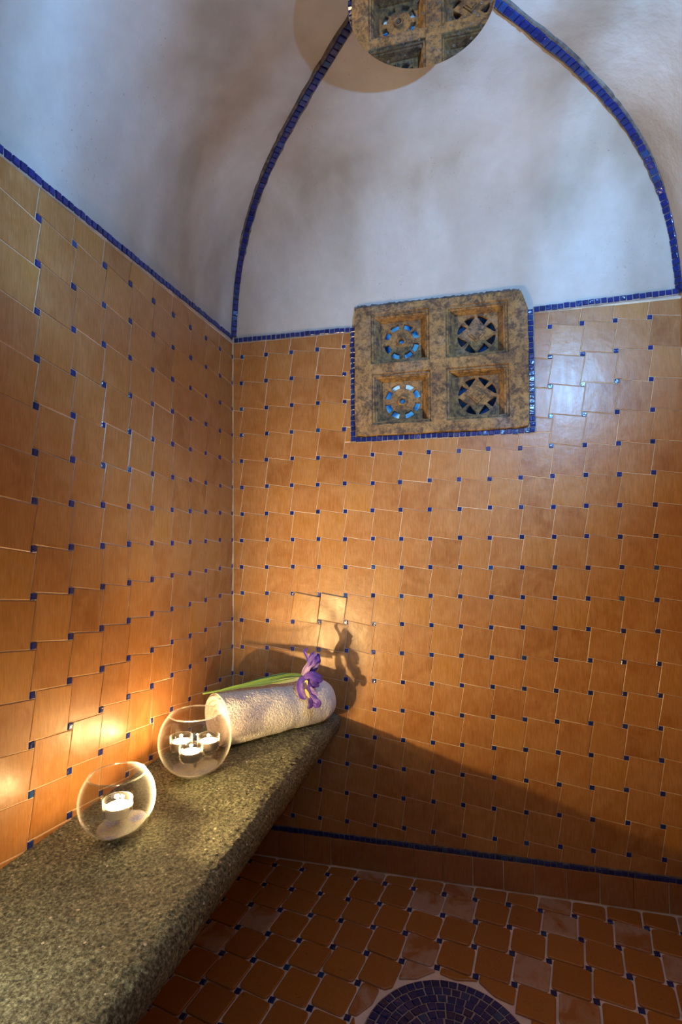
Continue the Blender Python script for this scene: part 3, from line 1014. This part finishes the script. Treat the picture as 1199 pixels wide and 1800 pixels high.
def make_bowl(c, R_, rr, label, cups, sand_kind, sand_label, sand_tilt, sand_h, branch=False):
    cz = BT + .975 * R_ + .003
    root = empty('glass_bowl', (c[0], c[1], BT))
    tag(root, label, 'bowl', None)
    th = .0018
    a1 = math.asin(rr / R_); n = 40
    prof_o, prof_i = [], []
    a_bot = math.acos(-.975)                          # flat foot
    for k in range(n + 1):
        a = a_bot + (a1 - a_bot) * k / n
        prof_o.append((R_ * math.sin(a), R_ * math.cos(a)))
        prof_i.append(((R_ - th) * math.sin(a), (R_ - th) * math.cos(a)))
    pr = [(0, -.975 * R_)] + prof_o + [(prof_o[-1][0] - th * .3, prof_o[-1][1] + .0014), (prof_i[-1][0] + th * .1, prof_i[-1][1] + .0012)] + prof_i[::-1] + [(0, -.975 * R_ + th)]
    v, f = lathe(pr, (c[0], c[1], cz + .0015), 96)
    obj('globe', v, f, GLASS, root, smooth=True, fix=True)
    ra, rz = prof_o[-1][0] - th * .5, prof_o[-1][1] + .001
    v, f = lathe([(ra + .0015 * math.cos(2 * math.pi * k / 10), rz + .0015 * math.sin(2 * math.pi * k / 10)) for k in range(10)], (c[0], c[1], cz + .0015), 96, True)
    obj('rim', v, f, RIM, root, smooth=True, fix=True)
    # glass stem and cups melted into the bowl
    def tube(path, r_, name, par):
        pts = [Vector(p) for p in path]
        V, Fc = [], []
        m = 12
        for i, p in enumerate(pts):
            t = (pts[min(i + 1, len(pts) - 1)] - pts[max(i - 1, 0)]).normalized()
            s = t.cross(Vector((.3, .9, .1))).normalized(); q = t.cross(s)
            rad = r_ * (1 + .25 * math.sin(i * 1.7))
            for k in range(m):
                a = 2 * math.pi * k / m
                V.append(p + (s * math.cos(a) + q * math.sin(a)) * rad)
        for i in range(len(pts) - 1):
            for k in range(m): Fc.append((i * m + k, i * m + (k + 1) % m, (i + 1) * m + (k + 1) % m, (i + 1) * m + k))
        Fc.append(tuple(range(m))); Fc.append(tuple((len(pts) - 1) * m + k for k in range(m)))
        return obj(name, V, Fc, CUP_GLASS, par, smooth=True, fix=True)
    cr_, chh = .0305, .040
    for x, y, zt, tl in cups:
        zb = zt - chh
        pr = [(0, 0), (.018, 0), (.026, .002), (.0295, .007), (cr_, .014), (cr_, chh - .001), (cr_ - .0008, chh), (cr_ - .0016, chh - .001),
              (cr_ - .0017, .015), (.0275, .008), (.024, .0045), (.017, .0025), (0, .0025)]
        v, f = lathe(pr, (x, y, zb), 48)
        cup = obj('candle_cup', v, f, CUP_GLASS, root, smooth=True, fix=True)
        if branch:
            hub = Vector((c[0] + .004, c[1] - .006, BT + .048))
            e = Vector((x, y, zb + .001))
            mid = (hub + e) / 2 - Vector((0, 0, .010))
            tube(smooth_path([tuple(hub), tuple(mid), tuple(e)], 6), .0032, 'arm', root)
        else:
            tube([(x, y, zb + .001), (x, y, zb - .012), (x + .001, y, zb - .02), (c[0], c[1], BT + .006)], .0036, 'stem', root)
    if branch:
        tube([(c[0] + .004, c[1] - .006, BT + .050), (c[0] + .003, c[1] - .006, BT + .038), (c[0], c[1], BT + .022), (c[0], c[1], BT + .006)], .0042, 'stem', root)
    # sand
    sr = R_ - .0035
    V, Fc = [], []
    nn, mm = 22, 64
    def top(x, y):
        return sand_h + sand_tilt[0] * x + sand_tilt[1] * y + .0022 * noise.noise(Vector((x * 40 + c[0] * 9, y * 40, 1))) + .0004 * noise.noise(Vector((x * 600, y * 600, 1)))
    rim_r = math.sqrt(max(0, sr ** 2 - (sand_h + BT - cz) ** 2))
    ring = []
    for k in range(mm):
        a = 2 * math.pi * k / mm
        rho = rim_r
        for _ in range(6):
            zz = top(rho * math.cos(a), rho * math.sin(a)) + BT - cz
            rho = math.sqrt(max(1e-6, sr ** 2 - zz ** 2)) - .0003
        ring.append(rho)
    for i in range(1, nn + 1):
        for k in range(mm):
            a = 2 * math.pi * k / mm; rho = ring[k] * i / nn
            x, y = rho * math.cos(a), rho * math.sin(a)
            V.append((c[0] + x, c[1] + y, BT + top(x, y)))
    V.append((c[0], c[1], BT + top(0, 0))); ct = len(V) - 1
    for k in range(mm): Fc.append((ct, k, (k + 1) % mm))
    for i in range(nn - 1):
        for k in range(mm): Fc.append((i * mm + k, (i + 1) * mm + k, (i + 1) * mm + (k + 1) % mm, i * mm + (k + 1) % mm))
    last = (nn - 1) * mm
    for i in range(1, 9):
        k0 = len(V)
        for k in range(mm):
            x, y, z = V[last + k] if i == 1 else V[last + k]
            x, y, z = V[(nn - 1) * mm + k]
            ph0 = math.acos(max(-1, min(1, (z - cz) / sr)))
            ph = ph0 + (math.pi - .05 - ph0) * i / 8
            a = 2 * math.pi * k / mm
            zz = max(cz + sr * math.cos(ph), BT + .0070)
            V.append((c[0] + sr * math.sin(ph) * math.cos(a), c[1] + sr * math.sin(ph) * math.sin(a), zz))
        src = last if i == 1 else k0 - mm
        for k in range(mm): Fc.append((src + k, k0 + k, k0 + (k + 1) % mm, src + (k + 1) % mm))
    Fc.append(tuple(len(V) - mm + k for k in range(mm)))
    so = obj('sand', V, Fc, sand_mat('sand_' + sand_kind, sand_kind, c), None, smooth=True, fix=True)
    tag(so, sand_label, 'sand', kind='stuff')
    return root

def make_tealight(x, y, zt, label):
    """zt = rim of the surrounding cup"""
    zb = zt - .0365
    root = empty('tealight_candle', (x, y, zb))
    tag(root, label, 'candle', 'lit tealights in the glass bowls')
    h = .0205
    v, f = lathe([(0, 0), (.0235, 0), (.0243, .001), (.0248, h), (.0256, h + .0004), (.0250, h + .0008), (.0243, h), (.0240, h - .003), (0, h - .003)], (x, y, zb), 48)
    obj('tin', v, f, TIN, root, smooth=True, fix=True)
    v, f = lathe([(.0241, h - .0028), (.0238, h - .0016), (.020, h - .0022), (.006, h - .0026), (0, h - .0028)], (x, y, zb), 40)
    obj('wax', v, f, WAX, root, smooth=True)
    v, f = lathe([(.0008, h - .003), (.0008, h + .004), (.0004, h + .006)], (x, y, zb), 8)
    obj('wick', v, f, WICK, root)
    v, f = lathe([(0, 0), (.0022, .001), (.0034, .004), (.0034, .007), (.0022, .012), (.001, .016), (0, .0185)], (x, y, zb + h + .002), 16)
    obj('flame', v, f, FLAME, root, smooth=True)
    l = lamp('candle_light', 'POINT', (0, 0, h + .010), CANDLE_W, CANDLE_RGB, .005)
    l.parent = root
    return root

B1 = (.154, -.899); B2 = (.170, -.594)
make_bowl(B1, .079, .059, 'smaller front round glass bowl with one lit tealight on the stone bench', [(.155, -.899, .648, 0)], 'blue',
          'bed of blue and silver glitter sand in the front glass bowl', (.10, .13), .024)
make_tealight(.155, -.899, .648, 'lit tealight standing alone in the front glass bowl')
cups2 = [(.105 + .012, -.557 - .018, .663, 0), (.179 + .010, -.537 - .018, .663, 0), (.184 - .004, -.625 - .008, .663, 0)]
make_bowl(B2, .097, .068, 'larger rear round glass bowl holding three lit tealights beside the rolled towel', cups2, 'mauve',
          'bed of mauve and beige sand in the rear glass bowl', (.0, .03), .026, branch=True)
for (x, y, z, _), lb in zip(cups2, ('lit tealight nearest the wall, left of three in the rear glass bowl', 'lit tealight nearest the rolled towel, right of three in the rear glass bowl',
                                    'foremost lit tealight of the three in the rear glass bowl')):
    make_tealight(x, y, z, lb)

# ------------------------------------------------------------------ rolled towel
def towel_mat():
    m_, nt, b = new_mat('terry_cloth')
    v = coords(nt, rnd=False)
    vo = N(nt, 'ShaderNodeTexVoronoi'); vo.inputs['Scale'].default_value = 330
    nt.links.new(v, vo.inputs['Vector'])
    c = ramp(nt, noise_n(nt, v, 260, 3), [(0.3, (0.60, 0.56, 0.52)), (0.65, (0.84, 0.81, 0.77))])
    nt.links.new(c, b.inputs['Base Color'])
    b.inputs['Roughness'].default_value = 1.0
    b.inputs['Sheen Weight'].default_value = .25
    p = bump(nt, b, vo.outputs['Distance'], .7, .002)
    bump(nt, b, noise_n(nt, v, 150, 3), .5, .002, p)
    return m_
TERRY = towel_mat()
TA = Vector((.124, -.398, 0)); TH = math.radians(50.0); TL = .425
ax = Vector((math.cos(TH), math.sin(TH), 0)); sd = Vector((math.sin(TH), -math.cos(TH), 0))   # sd points to the camera side
def towel_point(s, a, f=1.0):
    """s along (0..1), a angle from top towards the camera side"""
    ru = (.094 + (.078 - .094) * s); rv = (.080 + (.073 - .080) * s)
    ca, sa = math.cos(a), math.sin(a)
    flat = 1.0
    z = ca * rv
    if z < -rv * .9: z = -rv * .9 + (z + rv * .9) * .3
    return TA + ax * (TL * s) + sd * (sa * ru * f) + Vector((0, 0, BT + .006 + rv * .93 + z * f))
V, Fc = [], []
NA, NS = 230, 190
LAY = .0165
def ends(f, a, sgn):
    # spiral of the rolled layers seen on the end faces
    ph = (f * .085 / LAY - a / (2 * math.pi)) % 1.0
    g = (abs(math.sin(math.pi * ph))) ** .55
    return (1 - g) * .016 + .010 * (1 - f) ** .8
rings = []
def terry(p):
    return noise.noise(p * 330) * .0015 + noise.noise(p * 190) * .0008 + noise.noise(p * 18) * .0022 + noise.noise(p * 55) * .0005
def add_ring(s, f, off):
    k0 = len(V)
    for k in range(NA):
        a = 2 * math.pi * k / NA
        p = towel_point(s, a, f)
        c = towel_point(s, 0, 0)
        p = p + ax * (off(a) if callable(off) else off)
        d = (p - c); d.z *= 1
        q = Vector((d.x, d.y, d.z)) - ax * d.dot(ax)
        if q.length > 1e-5: q.normalize()
        h = terry(p) * (1 if f > .95 else .6)
        if f > .99:
            # the loose outer edge of the roll along the back and soft folds
            h += .004 * (1 if 3.6 < a < 4.6 else 0)
            h -= .003 * math.exp(-((s - .58 - .05 * math.sin(a)) / .05) ** 2) * max(0, math.sin(a))
        V.append(p + q * h)
    rings.append(k0)
NE = 26
for i in range(1, NE + 1):
    f = .04 + .92 * i / NE
    add_ring(0, f, (lambda a, f=f: ends(f, a, -1) * 1.0 + .010 * (f > .90) * ((f - .90) / .1) ** 2))
for i in range(NS + 1):
    s = i / NS
    e0, e1 = min(1, s / .035), min(1, (1 - s) / .12)
    f = (1 - .045 * (1 - e0) ** 2) * (1 - .24 * (1 - e1) ** 2.4)
    add_ring(s, max(f, .9601 if s < .5 else f), 0.0 if s > .03 else .012 * (1 - s / .03))
for i in range(NE, 0, -1):
    f = .76 * (.04 + .95 * i / NE)
    add_ring(1, f, (lambda a, f=f: -ends(f, a, 1)))
for r0, r1 in zip(rings, rings[1:]):
    for k in range(NA): Fc.append((r0 + k, r0 + (k + 1) % NA, r1 + (k + 1) % NA, r1 + k))
Fc.append(tuple(rings[0] + k for k in range(NA))); Fc.append(tuple(rings[-1] + k for k in range(NA)))
V = [Vector((max(v.x, .009), min(v.y, -.010), max(v.z, BT + .0050))) for v in V]
towel = obj('rolled_towel', V, Fc, TERRY, None, smooth=True, fix=True)
tag(towel, 'white terry towel rolled up at the far end of the stone bench under the iris', 'towel')

# ------------------------------------------------------------------ iris
def petal_mat(name, c0, c1, vein, sig=None):
    m_, nt, b = new_mat(name)
    tc = N(nt, 'ShaderNodeTexCoord')
    sp = N(nt, 'ShaderNodeSeparateXYZ'); nt.links.new(tc.outputs['UV'], sp.inputs[0])
    base = ramp(nt, sp.outputs[1], [(0, c0), (1, c1)])
    mp = N(nt, 'ShaderNodeMapping'); mp.inputs['Scale'].default_value = (26, 2.5, 1)
    nt.links.new(tc.outputs['UV'], mp.inputs['Vector'])
    c = mixc(nt, ramp(nt, noise_n(nt, mp.outputs[0], 1.0, 2), [(0.42, (0, 0, 0)), (0.58, (0.85, 0.85, 0.85))]), base, vein)
    nt.links.new(c, b.inputs['Base Color'])
    b.inputs['Roughness'].default_value = .5
    b.inputs['Sheen Weight'].default_value = .3
    return m_
PURPLE = petal_mat('violet_petal', (0.22, 0.11, 0.52), (0.12, 0.04, 0.44), (0.035, 0.008, 0.18))
DEEP = petal_mat('deep_violet_petal', (0.10, 0.03, 0.34), (0.07, 0.02, 0.30), (0.03, 0.01, 0.12))
LILAC = petal_mat('lilac_petal', (0.50, 0.38, 0.48), (0.30, 0.18, 0.58), (0.16, 0.08, 0.36))
YELLOW = petal_mat('yellow_signal', (0.75, 0.55, 0.12), (0.70, 0.60, 0.30), (0.5, 0.35, 0.05))
GREEN = petal_mat('green_leaf', (0.10, 0.20, 0.02), (0.20, 0.33, 0.05), (0.05, 0.10, 0.015))
SHEATH = petal_mat('pale_sheath', (0.30, 0.40, 0.10), (0.62, 0.56, 0.36), (0.16, 0.28, 0.05))

def ribbon(name, path, widths, up, mat, parent, cup=.25, ruffle=0.0, n=7, thick=.0009, seed=0):
    """petal or leaf: a tapering curved blade swept along a path"""
    pts = [Vector(p) for p in smooth_path(path, n)]
    m = len(pts); K = 8
    V, Fc, uv = [], [], []
    up = Vector(up)
    for i, p in enumerate(pts):
        t = (pts[min(i + 1, m - 1)] - pts[max(i - 1, 0)]).normalized()
        s = t.cross(up).normalized(); nn = s.cross(t).normalized()
        u = i / (m - 1)
        x = u * (len(widths) - 1); j = min(int(x), len(widths) - 2)
        fr = x - j; fr = fr * fr * (3 - 2 * fr)
        w = widths[j] + (widths[j + 1] - widths[j]) * fr
        for k in range(K + 1):
            q = k / K * 2 - 1
            lift = cup * w * q * q + ruffle * w * math.sin(u * 16 + seed + q * 2) * abs(q) ** 1.5
            V.append(p + s * (w * q) + nn * lift)
            uv.append((k / K, u))
    for i in range(m - 1):
        for k in range(K):
            a = i * (K + 1) + k
            Fc.append((a, a + 1, a + K + 2, a + K + 1))
    o = obj(name, V, Fc, mat, parent, smooth=True)
    ul = o.data.uv_layers.new(name='UVMap')
    for lp in o.data.loops: ul.data[lp.index].uv = uv[lp.vertex_index]
    md = o.modifiers.new('thickness', 'SOLIDIFY'); md.thickness = thick; md.offset = 0
    return o

iris = empty('iris_flower', (.344, -.197, .742))
tag(iris, 'purple iris with a long green stem lying across the rolled white towel', 'flower')
IR, IU, IT = Vector((.971, .239, 0)), Vector((0, 0, 1)), Vector((.239, -.971, 0))
def ip(dx, dy, dt=0.0):      # dx, dy in 1/518 m to the right and up of the flower's throat, dt metres toward the room
    return Vector((.344, -.197, .742)) + IR * (dx / 518) + IU * (dy / 518) + IT * dt
# stem lies on the towel
st0, st1 = Vector((.096, -.416, .7320)), Vector((.340, -.200, .7400))
def stube(a, b, c, r0, r1, name, mat):
    pts = [Vector(p) for p in smooth_path([tuple(a), tuple(b), tuple(c)], 10)]
    V, Fc = [], []; m = 12
    for i, p in enumerate(pts):
        t = (pts[min(i + 1, len(pts) - 1)] - pts[max(i - 1, 0)]).normalized()
        s = t.cross(Vector((0, 0, 1))).normalized(); q = s.cross(t)
        r_ = r0 + (r1 - r0) * i / (len(pts) - 1)
        for k in range(m):
            an = 2 * math.pi * k / m
            V.append(p + (s * math.cos(an) + q * math.sin(an)) * r_)
    for i in range(len(pts) - 1):
        for k in range(m): Fc.append((i * m + k, i * m + (k + 1) % m, (i + 1) * m + (k + 1) % m, (i + 1) * m + k))
    Fc.append(tuple(range(m))); Fc.append(tuple((len(pts) - 1) * m + k for k in range(m)))
    return obj(name, V, Fc, mat, iris, smooth=True, fix=True)
stube(st0, (st0 + st1) / 2 + Vector((0, 0, .002)), st1, .0032, .0040, 'stem', GREEN)
e = (st1 - st0)
ribbon('leaf', [st0 + e * .12 + IT * .004, st0 + e * .35 + IT * .005 + IU * .004, st0 + e * .62 + IT * .006 + IU * .006, st0 + e * .88 + IT * .006 + IU * .010, st0 + e * 1.02 + IT * .005 + IU * .008],
       [.002, .006, .011, .010, .004], IT * .9 + IU * .4, GREEN, iris, .35)
ribbon('leaf', [st0 + e * .30 + IU * .003 - IT * .003, st0 + e * .55 + IU * .010 - IT * .003, st0 + e * .80 + IU * .014, st0 + e * .97 + IU * .012],
       [.002, .007, .009, .003], IT * .7 + IU * .6, GREEN, iris, .4)
ribbon('sheath', [st0 + e * .68 + IT * .008, st0 + e * .85 + IT * .009 + IU * .001, st0 + e * 1.0 + IT * .009 - IU * .001], [.003, .008, .005], IT, SHEATH, iris, .5)
# upright standards
ribbon('petal', [ip(2, 2), ip(8, 12, .006), ip(14, 26, .008), ip(9, 38, .006), ip(6, 45, .004), ip(12, 50, .0)], [.004, .007, .007, .0045, .005, .001], IT, PURPLE, iris, .5, .1, seed=1)
ribbon('petal', [ip(2, 2, .002), ip(9, 14, .012), ip(16, 25, .014), ip(21, 34, .012), ip(28, 41, .006)], [.005, .011, .010, .009, .001], IT, LILAC, iris, .4, .15, seed=2)
ribbon('petal', [ip(8, 6, -.002), ip(20, 16, .0), ip(26, 28, .002), ip(30, 40, .0)], [.004, .015, .016, .004], IT, DEEP, iris, .25, .1, seed=3)
ribbon('petal', [ip(12, 14, .012), ip(20, 24, .016), ip(27, 32, .014), ip(31, 36, .008)], [.003, .009, .011, .002], IT, PURPLE, iris, .3, .25, seed=5)
ribbon('petal', [ip(12, 26, .008), ip(18, 38, .008), ip(24, 44, .004)], [.003, .006, .001], IT, PURPLE, iris, .3, .2, seed=9)
# falls
ribbon('petal', [ip(3, 0, .012), ip(10, 6, .030), ip(22, 5, .040), ip(34, 0, .036), ip(38, -3, .030)], [.004, .012, .020, .014, .002], IU * .55 + IT, PURPLE, iris, -.25, .18, seed=4)
ribbon('petal', [ip(8, 3, .020), ip(0, -3, .034), ip(-1, -14, .040), ip(4, -26, .044), ip(9, -32, .046)], [.005, .010, .012, .012, .003], IT, PURPLE, iris, .35, .15, seed=6)
ribbon('petal', [ip(12, -2, .040), ip(16, -14, .054), ip(20, -26, .064), ip(19, -36, .072), ip(14, -43, .074)], [.005, .010, .012, .010, .004], IT, DEEP, iris, -.2, .2, seed=7)
ribbon('petal', [ip(16, -22, .062), ip(24, -30, .068), ip(29, -36, .072), ip(24, -41, .075)], [.004, .012, .014, .004], IT, PURPLE, iris, -.3, .25, seed=8)
ribbon('petal', [ip(12, -8, .046), ip(18, -14, .054), ip(23, -20, .060), ip(30, -24, .060)], [.003, .008, .010, .002], IT, LILAC, iris, -.2, .2, seed=10)
ribbon('petal', [ip(10, 0, .036), ip(22, -6, .046), ip(32, -10, .044)], [.004, .013, .004], IU * .3 + IT, DEEP, iris, -.2, .15, seed=11)
ribbon('signal', [ip(9, -14, .052), ip(12, -20, .058), ip(16, -27, .065)], [.002, .0055, .002], IT, YELLOW, iris, .0)['label'] = 'yellow stripe on the lower petal'
ribbon('crest', [ip(8, -3, .046), ip(11, -1, .050), ip(12, -7, .050)], [.0015, .004, .001], IT, YELLOW, iris, .3)

tag(wall_back); bpy.context.view_layer.update()
